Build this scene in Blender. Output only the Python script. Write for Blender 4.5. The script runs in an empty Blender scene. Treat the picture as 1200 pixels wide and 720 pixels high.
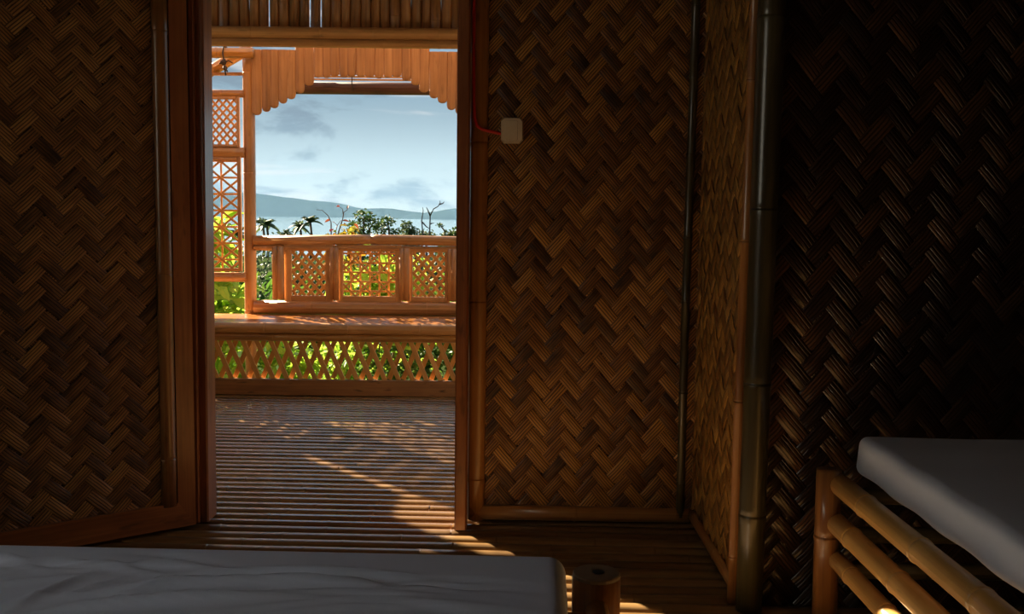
import bpy, math, random
import numpy as np
from mathutils import Vector, Matrix
random.seed(7); rng = np.random.default_rng(7)
sc = bpy.context.scene
C = sc.collection

# ------------------------------------------------------------------ camera
cam = bpy.data.objects.new('camera', bpy.data.cameras.new('camera')); C.objects.link(cam)
cam.data.sensor_width = 36; cam.data.lens = 34.8; cam.data.clip_end = 30000; cam.data.clip_start = .05
cam.matrix_world = Matrix.Translation((0, 0, 1.2)) @ Matrix.Rotation(math.radians(90) - math.atan(110/1160), 4, 'X') @ Matrix.Rotation(.012, 4, 'Z')
sc.camera = cam
sc.view_settings.view_transform = 'Standard'; sc.view_settings.look = 'None'
sc.view_settings.gamma = 1; sc.view_settings.use_curve_mapping = False
sc.view_settings.exposure = 0.0
sc.cycles.use_denoising = True
sc.cycles.max_bounces = 10; sc.cycles.diffuse_bounces = 6; sc.cycles.glossy_bounces = 4
sc.cycles.volume_bounces = 1; sc.cycles.sample_clamp_indirect = 6

# ------------------------------------------------------------------ sky
def make_world(strength):
    w = bpy.data.worlds.new('sky'); sc.world = w; w.use_nodes = True
    nt = w.node_tree; N = nt.nodes; L = nt.links; N.clear()
    out = N.new('ShaderNodeOutputWorld'); bg = N.new('ShaderNodeBackground'); bg.inputs[1].default_value = strength
    tc = N.new('ShaderNodeTexCoord'); sep = N.new('ShaderNodeSeparateXYZ'); L.new(tc.outputs['Generated'], sep.inputs[0])
    ramp = N.new('ShaderNodeValToRGB'); L.new(sep.outputs[2], ramp.inputs[0])
    cr = ramp.color_ramp
    cr.elements[0].position = 0.0; cr.elements[0].color = (.58, .68, .69, 1)
    cr.elements[1].position = 1.0; cr.elements[1].color = (.62, .80, 1.05, 1)
    e = cr.elements.new(.05); e.color = (.50, .63, .68, 1)
    e = cr.elements.new(.11); e.color = (.33, .48, .58, 1)
    e = cr.elements.new(.35); e.color = (.45, .64, .84, 1)
    def noise(scale, sx, sz, detail, rough, lo, hi, off, dist=.4):
        mp = N.new('ShaderNodeMapping'); mp.inputs['Scale'].default_value = (sx, sx, sz); mp.inputs['Location'].default_value = off
        L.new(tc.outputs['Generated'], mp.inputs[0])
        n = N.new('ShaderNodeTexNoise'); n.inputs['Scale'].default_value = scale; n.inputs['Detail'].default_value = detail
        n.inputs['Roughness'].default_value = rough; n.inputs['Distortion'].default_value = dist
        L.new(mp.outputs[0], n.inputs['Vector'])
        r = N.new('ShaderNodeMapRange'); r.interpolation_type = 'SMOOTHSTEP'; r.inputs[1].default_value = lo; r.inputs[2].default_value = hi
        L.new(n.outputs[0], r.inputs[0]); return r.outputs[0]
    def mix(fac, a, b, k):
        m = N.new('ShaderNodeMix'); m.data_type = 'RGBA'
        mu = N.new('ShaderNodeMath'); mu.operation = 'MULTIPLY'; mu.inputs[1].default_value = k; L.new(fac, mu.inputs[0])
        L.new(mu.outputs[0], m.inputs[0]); L.new(a, m.inputs[6]); m.inputs[7].default_value = b
        return m.outputs[2]
    col = mix(noise(1.0, 5, 16, 6, .6, .47, .60, (4.3, 1.7, .35)), ramp.outputs[0], (.25, .345, .43, 1), .9)
    col = mix(noise(1.0, 4, 34, 6, .6, .54, .66, (1.3, 9.1, 2.0)), col, (.66, .71, .74, 1), .85)
    L.new(col, bg.inputs[0]); L.new(bg.outputs[0], out.inputs[0])
make_world(1.0)

# ------------------------------------------------------------------ sun (low, from the back left)
SUN_AZ = Vector((-.66, .752, 0)); SUN_EL = math.radians(24.5)
sl = bpy.data.lights.new('sun', 'SUN'); sl.energy = 38.0; sl.angle = math.radians(.6); sl.color = (1, .84, .60)
so = bpy.data.objects.new('sun', sl); C.objects.link(so)
to_sun = (SUN_AZ.normalized() * math.cos(SUN_EL) + Vector((0, 0, math.sin(SUN_EL))))
so.rotation_euler = to_sun.to_track_quat('Z', 'Y').to_euler(); so.location = (-6, 8, 6)

# ------------------------------------------------------------------ helpers
ORG = {}
def setup(o, label=None, cat=None, group=None, kind=None):
    if label: o['label'] = label
    if cat: o['category'] = cat
    if group: o['group'] = group
    if kind: o['kind'] = kind
    return o
def empty(name, loc, label=None, cat=None, group=None, kind=None, parent=None):
    o = bpy.data.objects.new(name, None); C.objects.link(o); o.empty_display_size = .1
    base = ORG[parent.name] if parent else np.zeros(3)
    o.location = np.array(loc, float) - base; ORG[o.name] = np.array(loc, float)
    if parent: o.parent = parent
    return setup(o, label, cat, group, kind)
def mesh(name, verts, faces, mat, parent=None, uv=None, smooth=False, origin=None):
    """verts in world space; the object keeps its parent's origin (or its own base)."""
    verts = np.asarray(verts, float)
    if parent is not None: org = ORG[parent.name]
    elif origin is not None: org = np.array(origin, float)
    else: org = np.array([(verts[:, 0].min()+verts[:, 0].max())/2, (verts[:, 1].min()+verts[:, 1].max())/2, verts[:, 2].min()])
    me = bpy.data.meshes.new(name)
    me.from_pydata((verts - org).tolist(), [], faces)
    if uv is not None:
        lay = me.uv_layers.new(name='UVMap')
        idx = np.empty(len(me.loops), np.int32); me.loops.foreach_get('vertex_index', idx)
        lay.data.foreach_set('uv', np.asarray(uv, np.float32)[idx].ravel())
    if smooth: me.polygons.foreach_set('use_smooth', [True]*len(me.polygons))
    me.materials.append(mat)
    o = bpy.data.objects.new(name, me); C.objects.link(o)
    if parent is not None: o.parent = parent
    else: o.location = org
    ORG[o.name] = org
    return o
def frame(p0, p1, up):
    d = np.array(p1, float) - np.array(p0, float); Ln = np.linalg.norm(d); d /= Ln
    up = np.array(up, float)
    if abs(np.dot(up, d)) > .98: up = np.array([1., 0, 0])
    a = np.cross(d, up); a /= np.linalg.norm(a); b = np.cross(a, d)
    return d, a, b, Ln
def sweep(name, p0, p1, section, mat, parent=None, up=(0, 0, 1), prof=None, smooth=False, wob=0, cut0=0, cut1=0, origin=None):
    """sweep a closed section [(a,b)...] from p0 to p1; prof = [(metres, scale)]; cut = mitre (metres per unit of a)"""
    d, a, b, Ln = frame(p0, p1, up); p0 = np.array(p0, float)
    if prof is None: prof = [(0, 1), (Ln, 1)]
    S = np.array(section + [section[0]], float); n = len(section)
    per = np.concatenate([[0], np.cumsum(np.linalg.norm(np.diff(S, axis=0), axis=1))])
    ph = random.random()*6.28; u0 = random.random()*20; v0 = random.random()*20
    V = []; UV = []; F = []
    for k, (s, q) in enumerate(prof):
        w = wob*math.sin(s*1.9 + ph)*math.sin(math.pi*s/Ln) if wob else 0
        sh = S[:, :1]*0
        if k == 0: sh = S[:, :1]*cut0
        if k == len(prof)-1: sh = S[:, :1]*cut1
        V.append(p0 + d*(s+sh) + a*(S[:, :1]*q + w) + b*(S[:, 1:]*q + w*.5))
        UV.append(np.stack([np.full(n+1, s+u0), per+v0], 1))
    V = np.concatenate(V); UV = np.concatenate(UV); m = n+1
    for k in range(len(prof)-1):
        for i in range(n):
            F.append((k*m+i, k*m+i+1, (k+1)*m+i+1, (k+1)*m+i))
    F.append(tuple(range(n-1, -1, -1))); F.append(tuple((len(prof)-1)*m+i for i in range(n)))
    return mesh(name, V, F, mat, parent, UV, smooth, origin)
def circ(r, n=12): return [(r*math.cos(2*math.pi*i/n), r*math.sin(2*math.pi*i/n)) for i in range(n)]
def halfc(r, n=8, flat=1.0): return [(r*math.cos(math.pi*i/n), flat*r*math.sin(math.pi*i/n)) for i in range(n+1)]
def rect(w, h, c=.003):
    w, h = w/2, h/2; c = min(c, w*.4, h*.4)
    return [(w, -h+c), (w, h-c), (w-c, h), (-w+c, h), (-w, h-c), (-w, -h+c), (-w+c, -h), (w-c, -h)]
def nodeprof(Ln, r, gap=.33, bulge=.07, start=None):
    P = [(0, 1.0)]; s = (random.random()*gap if start is None else start)
    while s < Ln-.03:
        if s > .03:
            h = max(.006, r*.35)
            P += [(s-h*1.6, 1.0), (s-h*.5, 1+bulge), (s-h*.08, 1+bulge*.6), (s, 1-bulge*.35), (s+h*.3, 1+bulge*.55), (s+h*1.5, 1.0)]
        s += gap*(.8+.4*random.random())
    P.append((Ln, 1.0)); return P
def pole(name, p0, p1, r, mat, parent=None, n=12, gap=.33, bulge=.07, wob=0, half=None, flat=1.0, start=None, cut0=0, cut1=0, origin=None):
    Ln = float(np.linalg.norm(np.array(p1, float)-np.array(p0, float)))
    sec = circ(r, n) if half is None else halfc(r, n, flat)
    up = half if half is not None else (0, 0, 1)
    return sweep(name, p0, p1, sec, mat, parent, up, nodeprof(Ln, r, gap, bulge, start), True, wob, cut0, cut1, origin)
def board(name, p0, p1, w, h, mat, parent=None, up=(0, 0, 1), c=.003, cut0=0, cut1=0):
    return sweep(name, p0, p1, rect(w, h, c), mat, parent, up, cut0=cut0, cut1=cut1)
def slab(name, x0, x1, y0, y1, z0, z1, mat, parent=None, c=.004):
    return sweep(name, ((x0+x1)/2, y0, (z0+z1)/2), ((x0+x1)/2, y1, (z0+z1)/2), rect(x1-x0, z1-z0, c), mat, parent)
def tube(name, pts, r, mat, parent=None, n=8):
    """smooth round cord through points"""
    P = [Vector(p) for p in pts]; V = []; F = []; UV = []
    prev = None
    for i, p in enumerate(P):
        t = (P[min(i+1, len(P)-1)] - P[max(i-1, 0)]).normalized()
        if prev is None:
            a = t.cross(Vector((0, 0, 1)));  a = a if a.length > .1 else t.cross(Vector((1, 0, 0)))
        else: a = prev - t*prev.dot(t)
        a.normalize(); prev = a; b = t.cross(a)
        rr = r[i] if isinstance(r, (list, tuple)) else r
        for k in range(n):
            th = 2*math.pi*k/n; V.append(p + a*rr*math.cos(th) + b*rr*math.sin(th)); UV.append((i*.05, k/n))
    for i in range(len(P)-1):
        for k in range(n): F.append((i*n+k, i*n+(k+1) % n, (i+1)*n+(k+1) % n, (i+1)*n+k))
    F.append(tuple(range(n-1, -1, -1))); F.append(tuple((len(P)-1)*n+k for k in range(n)))
    return mesh(name, [tuple(v) for v in V], F, mat, parent, UV, True)
def ball(name, c, rad, mat, parent=None, nu=10, nv=7, jit=0):
    V = []; F = []
    for j in range(nv+1):
        for i in range(nu):
            ph = math.pi*j/nv; th = 2*math.pi*i/nu; k = 1+jit*(random.random()-.5)
            V.append((c[0]+rad[0]*k*math.sin(ph)*math.cos(th), c[1]+rad[1]*k*math.sin(ph)*math.sin(th), c[2]+rad[2]*k*math.cos(ph)))
    for j in range(nv):
        for i in range(nu): F.append((j*nu+i, (j+1)*nu+i, (j+1)*nu+(i+1) % nu, j*nu+(i+1) % nu))
    return mesh(name, V, F, mat, parent, None, True)

# ------------------------------------------------------------------ materials
def nm(name):
    m = bpy.data.materials.new(name); m.use_nodes = True
    nt = m.node_tree; nt.nodes.clear()
    out = nt.nodes.new('ShaderNodeOutputMaterial'); return m, nt, nt.nodes, nt.links, out
def plant_mat(name, c_dark, c_mid, c_light, rough=.35, coat=.0, streak=(1.5, 45), spots=.0, bump=.15, var=.5, ribs=None, spec=.5):
    """bamboo / wood: streaks along U, blotches, per-object variation; ribs = (count per V unit)"""
    m, nt, N, L, out = nm(name)
    b = N.new('ShaderNodeBsdfPrincipled'); L.new(b.outputs[0], out.inputs[0])
    b.inputs['Roughness'].default_value = rough; b.inputs['Coat Weight'].default_value = coat; b.inputs['Coat Roughness'].default_value = .12
    b.inputs['Specular IOR Level'].default_value = spec
    uv = N.new('ShaderNodeUVMap'); oi = N.new('ShaderNodeObjectInfo')
    cmb = N.new('ShaderNodeCombineXYZ'); mulr = N.new('ShaderNodeMath'); mulr.operation = 'MULTIPLY'; mulr.inputs[1].default_value = 37.0
    L.new(oi.outputs['Random'], mulr.inputs[0]); L.new(mulr.outputs[0], cmb.inputs[2])
    add = N.new('ShaderNodeVectorMath'); L.new(uv.outputs[0], add.inputs[0]); L.new(cmb.outputs[0], add.inputs[1])
    def noise(sx, sy, detail=4, rough=.6, dist=0.):
        mp = N.new('ShaderNodeMapping'); mp.inputs['Scale'].default_value = (sx, sy, 1); L.new(add.outputs[0], mp.inputs[0])
        n = N.new('ShaderNodeTexNoise'); n.inputs['Scale'].default_value = 1; n.inputs['Detail'].default_value = detail; n.inputs['Roughness'].default_value = rough
        n.inputs['Distortion'].default_value = dist; L.new(mp.outputs[0], n.inputs['Vector']); return n.outputs[0]
    st = noise(*streak, dist=.6); bl = noise(3.0, 6.0, 3) if ribs is None else noise(9.0, .6, 2)
    mx = N.new('ShaderNodeMath'); mx.operation = 'MULTIPLY_ADD'; mx.inputs[1].default_value = .55; L.new(st, mx.inputs[0])
    m2 = N.new('ShaderNodeMath'); m2.operation = 'MULTIPLY'; m2.inputs[1].default_value = .45; L.new(bl, m2.inputs[0]); L.new(m2.outputs[0], mx.inputs[2])
    m3 = N.new('ShaderNodeMath'); m3.operation = 'MULTIPLY_ADD'; m3.inputs[1].default_value = var*.35; L.new(oi.outputs['Random'], m3.inputs[0])
    m4 = N.new('ShaderNodeMath'); m4.operation = 'SUBTRACT'; m4.inputs[1].default_value = var*.175; L.new(mx.outputs[0], m4.inputs[0]); L.new(m4.outputs[0], m3.inputs[2])
    ramp = N.new('ShaderNodeValToRGB'); cr = ramp.color_ramp
    cr.elements[0].position = .30; cr.elements[0].color = (*c_dark, 1); cr.elements[1].position = .70; cr.elements[1].color = (*c_light, 1)
    e = cr.elements.new(.5); e.color = (*c_mid, 1)
    L.new(m3.outputs[0], ramp.inputs[0]); col = ramp.outputs[0]; hgt = st
    if spots:
        sp = noise(7, 30, 2); r = N.new('ShaderNodeMapRange'); r.inputs[1].default_value = .62; r.inputs[2].default_value = .72; L.new(sp, r.inputs[0])
        mm = N.new('ShaderNodeMix'); mm.data_type = 'RGBA'; k = N.new('ShaderNodeMath'); k.operation = 'MULTIPLY'; k.inputs[1].default_value = spots
        L.new(r.outputs[0], k.inputs[0]); L.new(k.outputs[0], mm.inputs[0]); L.new(col, mm.inputs[6]); mm.inputs[7].default_value = (*[c*.35 for c in c_dark], 1); col = mm.outputs[2]
    if ribs:
        sep = N.new('ShaderNodeSeparateXYZ'); L.new(uv.outputs[0], sep.inputs[0])
        mu = N.new('ShaderNodeMath'); mu.operation = 'MULTIPLY'; mu.inputs[1].default_value = ribs; L.new(sep.outputs[1], mu.inputs[0])
        wv = noise(9, .6, 2); wa = N.new('ShaderNodeMath'); wa.operation = 'MULTIPLY_ADD'; wa.inputs[1].default_value = .7; L.new(wv, wa.inputs[0]); L.new(mu.outputs[0], wa.inputs[2])
        fr = N.new('ShaderNodeMath'); fr.operation = 'PINGPONG'; fr.inputs[1].default_value = .5; L.new(wa.outputs[0], fr.inputs[0])
        r = N.new('ShaderNodeMapRange'); r.interpolation_type = 'SMOOTHSTEP'; r.inputs[1].default_value = .03; r.inputs[2].default_value = .24; L.new(fr.outputs[0], r.inputs[0])
        mm = N.new('ShaderNodeMix'); mm.data_type = 'RGBA'; L.new(r.outputs[0], mm.inputs[0]); L.new(col, mm.inputs[7]); mm.inputs[6].default_value = (*[c*.45 for c in c_dark], 1)
        col = mm.outputs[2]; hgt = r.outputs[0]
    L.new(col, b.inputs['Base Color'])
    bp = N.new('ShaderNodeBump'); bp.inputs['Strength'].default_value = bump; bp.inputs['Distance'].default_value = .003
    L.new(hgt, bp.inputs['Height']); L.new(bp.outputs[0], b.inputs['Normal'])
    return m
def flat_mat(name, col, rough=.5, noise=.15, scale=30, bump=0., spec=.5, metallic=0):
    m, nt, N, L, out = nm(name)
    b = N.new('ShaderNodeBsdfPrincipled'); L.new(b.outputs[0], out.inputs[0]); b.inputs['Roughness'].default_value = rough
    b.inputs['Specular IOR Level'].default_value = spec; b.inputs['Metallic'].default_value = metallic
    tc = N.new('ShaderNodeTexCoord'); n = N.new('ShaderNodeTexNoise'); n.inputs['Scale'].default_value = scale; n.inputs['Detail'].default_value = 4
    L.new(tc.outputs['Object'], n.inputs['Vector'])
    hs = N.new('ShaderNodeMix'); hs.data_type = 'RGBA'; L.new(n.outputs[0], hs.inputs[0])
    hs.inputs[6].default_value = (*[c*(1-noise) for c in col], 1); hs.inputs[7].default_value = (*[min(1, c*(1+noise)) for c in col], 1)
    L.new(hs.outputs[2], b.inputs['Base Color'])
    if bump:
        bp = N.new('ShaderNodeBump'); bp.inputs['Strength'].default_value = bump; bp.inputs['Distance'].default_value = .002; L.new(n.outputs[0], bp.inputs['Height']); L.new(bp.outputs[0], b.inputs['Normal'])
    return m
def leaf_mat(name, cols, trans=.45, rough=.4):
    m, nt, N, L, out = nm(name)
    g = N.new('ShaderNodeNewGeometry'); ramp = N.new('ShaderNodeValToRGB'); L.new(g.outputs['Random Per Island'], ramp.inputs[0])
    cr = ramp.color_ramp; cr.elements[0].color = (*cols[0], 1); cr.elements[1].color = (*cols[-1], 1)
    for i, c in enumerate(cols[1:-1]): e = cr.elements.new((i+1)/(len(cols)-1)); e.color = (*c, 1)
    b = N.new('ShaderNodeBsdfPrincipled'); b.inputs['Roughness'].default_value = .55; b.inputs['Specular IOR Level'].default_value = .12; L.new(ramp.outputs[0], b.inputs['Base Color'])
    t = N.new('ShaderNodeBsdfTranslucent'); L.new(ramp.outputs[0], t.inputs[0])
    mx = N.new('ShaderNodeMixShader'); mx.inputs[0].default_value = trans; L.new(b.outputs[0], mx.inputs[1]); L.new(t.outputs[0], mx.inputs[2]); L.new(mx.outputs[0], out.inputs[0])
    return m

WEAVE = plant_mat('woven_bamboo', (.030, .010, .003), (.24, .10, .021), (.52, .26, .058), rough=.42, coat=.0, streak=(6, 26), bump=.8, var=.8, ribs=4.6)
WEAVE_DOOR = plant_mat('woven_bamboo_door', (.045, .018, .006), (.28, .13, .04), (.50, .27, .085), rough=.40, streak=(6, 26), bump=.8, var=.75, ribs=4.6)
WEAVE_LIT = plant_mat('woven_bamboo_lit', (.12, .045, .010), (.44, .22, .05), (.66, .37, .09), rough=.32, coat=.2, streak=(6, 26), bump=.8, var=.7, ribs=4.6)  # brighter, more golden weave copy: light on the return wall put into the colour
WEAVE_SHADED = plant_mat('woven_bamboo_shaded', (.010, .004, .003), (.036, .015, .007), (.13, .056, .018), rough=.28, coat=.25, streak=(6, 26), bump=.7, var=.7, ribs=4.6)  # darker weave copy: the alcove's shade put into the colour
PLY = flat_mat('pale_bamboo_ply', (.15, .09, .05), .7, .2, 12)
BOUNCE = flat_mat('pale_bounce', (.66, .50, .32), .7, .15, 12)  # light tone for the added bounce panels
BACKING = flat_mat('backing_ply', (.05, .025, .012), .8)
FLOORB = plant_mat('floor_bamboo', (.10, .050, .022), (.20, .112, .048), (.32, .19, .08), rough=.17, coat=1.0, streak=(1.2, 60), bump=.12, var=.6, spots=.5)
FLOORI = plant_mat('inside_floor_bamboo', (.08, .042, .017), (.19, .105, .040), (.32, .19, .074), rough=.3, coat=.6, streak=(1.2, 60), bump=.12, var=.5, spots=.4)
BAMBOO = plant_mat('varnished_bamboo', (.30, .13, .032), (.48, .235, .062), (.64, .35, .11), rough=.28, coat=.3, streak=(1.2, 70), bump=.1, var=.5, spots=.35)
BAMBOO_DK = plant_mat('brown_bamboo', (.16, .065, .02), (.30, .13, .036), (.44, .21, .06), rough=.3, coat=.25, streak=(1.2, 70), bump=.1, var=.5, spots=.4)
BAMBOO_GREEN = plant_mat('greenish_bamboo', (.13, .10, .03), (.32, .24, .07), (.46, .33, .11), rough=.3, coat=.25, streak=(1.2, 60), bump=.1, var=.3, spots=.3)
BAMBOO_BED = plant_mat('honey_bamboo', (.42, .22, .06), (.60, .34, .10), (.74, .46, .16), rough=.3, coat=.3, streak=(1.2, 60), bump=.1, var=.35, spots=.4)
LATT = plant_mat('lattice_bamboo', (.46, .21, .06), (.64, .32, .09), (.78, .42, .13), rough=.32, coat=.15, streak=(1.2, 80), bump=.1, var=.4)
BALC = plant_mat('balcony_bamboo', (.34, .155, .055), (.50, .245, .09), (.64, .34, .13), rough=.3, coat=.2, streak=(1.2, 60), bump=.1, var=.3, spots=.4)
WOOD = plant_mat('red_hardwood', (.13, .042, .014), (.25, .085, .026), (.40, .15, .05), rough=.35, coat=.15, streak=(1.5, 40), bump=.12, var=.3, spots=.5)
WOODB = plant_mat('beam_hardwood', (.14, .055, .02), (.26, .11, .04), (.38, .17, .06), rough=.5, streak=(1.5, 35), bump=.2, var=.3, spots=.8)
SEATM = plant_mat('bench_lacquer', (.28, .10, .03), (.42, .17, .05), (.56, .25, .08), rough=.12, coat=.6, streak=(1.2, 60), bump=.08, var=.3)
PICK = plant_mat('picket_bamboo', (.28, .135, .055), (.42, .215, .088), (.56, .31, .13), rough=.45, streak=(1.2, 50), bump=.1, var=.35, spots=.3)
CULM = plant_mat('dark_culm', (.13, .055, .02), (.26, .115, .04), (.42, .20, .07), rough=.4, streak=(1.2, 60), bump=.1, var=.5, spots=.4)
SHADEG = plant_mat('shaded_green_bamboo', (.018, .015, .006), (.045, .036, .013), (.10, .078, .03), rough=.32, coat=.2, streak=(1.2, 50), bump=.1, var=.2, spots=.3)  # shade in the wall corner and under the right bed put into the colour
ROLL = plant_mat('blind_roll', (.045, .020, .014), (.09, .04, .028), (.14, .07, .05), rough=.6, streak=(1.2, 90), bump=.2, var=.2)
CUTEND = flat_mat('cut_bamboo_end', (.22, .16, .10), .6, .3, 60)
SHEET = flat_mat('grey_sheet', (.60, .70, .95), .85, .05, 600, .1, .2)
SHEETW = flat_mat('pale_sheet', (.60, .66, .80), .85, .05, 600, .1, .2)
CREAM = flat_mat('cream_plastic', (.62, .50, .34), .4, .05)
REDC = flat_mat('red_cable', (.6, .03, .03), .35, .1)
BLACK = flat_mat('hole_shade', (.01, .008, .006), .9)  # darkness inside a hole, given as colour
CORD = flat_mat('dark_cord', (.06, .045, .035), .8)
THATCH = flat_mat('thatch', (.16, .11, .06), .9, .4, 40, .4)

# ------------------------------------------------------------------ weave
def weave(parent, O, U, W, H, cL, sL, mat, amp=.0028, Nrm=None, seed=1):
    """O lower-left corner, U unit vector to the right, vertical Z; 2/2 twill of diagonal bands; each band one object"""
    r = np.random.default_rng(seed)
    O = np.array(O, float); U = np.array(U, float); Z = np.array([0, 0, 1.]); Nv = np.array(Nrm, float)
    Ls = math.hypot(cL, sL); wid = 2*cL*sL/Ls
    c, s = cL/Ls, sL/Ls
    lim = int((W/cL + H/sL)) + 4
    for fam in (0, 1):
        dirv = np.array([c, s if fam == 0 else -s]); perp = np.array([-dirv[1], dirv[0]])
        for k in range(-lim, lim):
            # fam 0: j fixed -> start (j*cL, -j*sL); fam 1: i fixed -> (i*cL, i*sL)
            st = np.array([k*cL, (-k if fam == 0 else k)*sL])
            st = st + perp*r.uniform(-.05, .05)*wid
            t0, t1 = -1e9, 1e9
            for ax, hi in ((0, W), (1, H)):
                a, b2 = (0-st[ax])/dirv[ax], (hi-st[ax])/dirv[ax]
                t0 = max(t0, min(a, b2)); t1 = min(t1, max(a, b2))
            if t1 - t0 < wid*.7: continue
            n0 = math.floor(t0/Ls*4); n1 = math.ceil(t1/Ls*4)
            t = np.arange(n0, n1+1)/4.0                        # crossing units
            m = t + k
            h = amp*np.clip(1.7*np.cos((m-.5)*math.pi/2), -1, 1)*(1 if fam == 0 else -1)
            w = wid*(.955+r.uniform(-.06, .04)); lean = r.uniform(-.0008, .0008)
            cen = st[None, :] + (t*Ls)[:, None]*dirv[None, :]
            rows = []; uvs = []
            for q, (off, dz) in enumerate(((-.5, -.0032), (-.45, -.0004), (0, .0005), (.45, -.0004), (.5, -.0032))):
                p2 = cen + perp[None, :]*(off*w)
                hh = h + dz + lean*off
                rows.append(O[None, :] + p2[:, :1]*U[None, :] + p2[:, 1:]*Z[None, :] + hh[:, None]*Nv[None, :])
                uvs.append(np.stack([t*Ls + k*1.37 + fam*11, np.full(len(t), off + .5 + k*3)], 1))
            nt_ = len(t); V = np.concatenate(rows); UVs = np.concatenate(uvs)
            F = [(q*nt_+i, q*nt_+i+1, (q+1)*nt_+i+1, (q+1)*nt_+i) for q in range(4) for i in range(nt_-1)]
            # keep bands inside the panel: clamp the overshoot
            uu = (V-O)@U; V = V - np.outer(uu - np.clip(uu, -.004, W+.004), U)
            V[:, 2] = np.clip(V[:, 2], O[2]-.004, O[2]+H+.004)
            mesh('woven_strip', V, F, mat, parent, UVs, True)

def rounded_block(name, x0, x1, y0, y1, z0, z1, r, res, mat, bumpf=None, rot=0, piv=None):
    """soft mattress: rounded box with a displaced top"""
    cx, cy, cz = (x0+x1)/2, (y0+y1)/2, (z0+z1)/2; hx, hy, hz = (x1-x0)/2, (y1-y0)/2, (z1-z0)/2
    def grid(n, h):
        k = max(2, int(2*(h-r)/res)); inner = np.linspace(-h+r, h-r, k)
        e = r*np.array([1, .82, .62, .4, .2])
        return np.concatenate([-h + r - e, inner, h - r + e[::-1]])
    gx, gy, gz = grid(0, hx), grid(0, hy), grid(0, hz)
    index = {}; V = []; F = []
    def vid(p):
        key = (round(p[0], 5), round(p[1], 5), round(p[2], 5))
        if key not in index: index[key] = len(V); V.append(p)
        return index[key]
    for ax, (ga, gb) in enumerate(((gy, gz), (gz, gx), (gx, gy))):
        for sg in (-1, 1):
            hh = (hx, hy, hz)[ax]*sg
            ids = []
            for a in ga:
                row = []
                for b in gb:
                    p = [0, 0, 0]; p[ax] = hh; p[(ax+1) % 3] = a; p[(ax+2) % 3] = b; row.append(vid(tuple(p)))
                ids.append(row)
            for i in range(len(ga)-1):
                for j in range(len(gb)-1):
                    q = (ids[i][j], ids[i+1][j], ids[i+1][j+1], ids[i][j+1]); F.append(q if sg > 0 else q[::-1])
    P = np.array(V); h = np.array([hx, hy, hz])
    inn = np.clip(P, -h+r, h-r); d = P-inn; ln = np.linalg.norm(d, axis=1, keepdims=True); ln[ln == 0] = 1
    far = np.abs(d).max(axis=1, keepdims=True)
    P = inn + d/ln*far
    nrm = d/ln
    X = P + np.array([cx, cy, cz])
    if bumpf is not None:
        X = X + nrm*bumpf(X)[:, None]
    if rot:
        c, s = math.cos(rot), math.sin(rot); q = X[:, :2] - np.array(piv); X[:, 0] = piv[0]+c*q[:, 0]-s*q[:, 1]; X[:, 1] = piv[1]+s*q[:, 0]+c*q[:, 1]
    return mesh(name, X, F, mat, None, None, True)

# ================================================================== FLOOR
floor = empty('floor', (0, 3, 0), kind='structure')
y = .2
SL = math.tan(math.radians(-1.6))
while y < 6.62:
    r = .0335 + random.uniform(-.003, .003)
    yaw = SL + random.gauss(0, .0022); x0, x1 = (-2.6, 2.7) if y < 3.7 else (-2.5, 1.4)
    xm = -.6
    o = pole('bamboo_slat', (x0, y+yaw*(x0-xm), -r*.6), (x1, y+yaw*(x1-xm), -r*.6), r, FLOORI if y < 3.72 else FLOORB, floor, n=8, gap=.42, bulge=.055, half=(0, 0, 1), flat=.6, wob=.004)
    y += .0755 + random.uniform(-.002, .002)
for x in (-2.2, -1.3, -.4, .5, 1.4, 2.3):
    pole('joist', (x, -.2, -.09), (x, 6.7 if x < 1.4 else 3.7, -.09), .05, BAMBOO_DK, floor)
# part of the floor behind the camera (plain boards)
for k in range(11):
    slab('floor_board', -2.6, 2.7, -1.8+k*.18, -1.8+k*.18+.175, -.03, 0, WOODB, floor)

# ================================================================== ROOM FILL_SHELL
HT = 2.45
def panel_wall(name, x0, x1, y0, y1, z0, z1):
    o = slab(name, x0, x1, y0, y1, z0, z1, PLY); o['kind'] = 'structure'; return o
# back wall right of the door: woven panel
WY = 3.765
wb = empty('wall_back', (.28, WY, 0), kind='structure')
slab('backing', -.15, 2.7, WY+.012, WY+.05, .0, HT, BACKING, wb)
weave(wb, (-.10, WY, .05), (1, .0, 0), .85, HT-.05, .0318, .0364, WEAVE, Nrm=(0, -1, 0), seed=3)
slab('bounce_panel', -.14, 2.7, WY+.052, WY+.075, .0, HT, BOUNCE, wb); slab('bounce_panel', -2.6, -1.235, WY+.052, WY+.075, 0, HT, BOUNCE, wb); slab('bounce_panel', -1.2, -.145, WY+.052, WY+.075, 2.13, HT, BOUNCE, wb)  # unseen pale panels added to bounce sky light onto the railing
slab('lintel_panel', -1.2, -.14, WY+.012, WY+.05, 2.12, HT, BACKING, wb)
slab('side_panel', -2.6, -1.22, WY+.012, WY+.05, 0, HT, BACKING, wb)
t = empty('trim_1', (-.12, WY, 0), kind='structure')
pole('trim_pole', (-.130, WY-.006, .012), (-.130, WY-.006, HT), .0325, BAMBOO_DK, t, half=(0, -1, 0), n=8, gap=.62, bulge=.05, flat=.8, cut0=0)
pole('trim_pole', (-.155, WY-.008, .042), (.70, WY+.006, .034), .030, BAMBOO_DK, t, half=(0, -1, 0), n=8, gap=.45, flat=.8)
pole('trim_pole', (.663, WY-.004, .03), (.668, WY-.004, HT), .016, SHADEG, t, half=(-.4, -1, 0), n=8, gap=.30, bulge=.16, flat=1, wob=.004)
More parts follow.
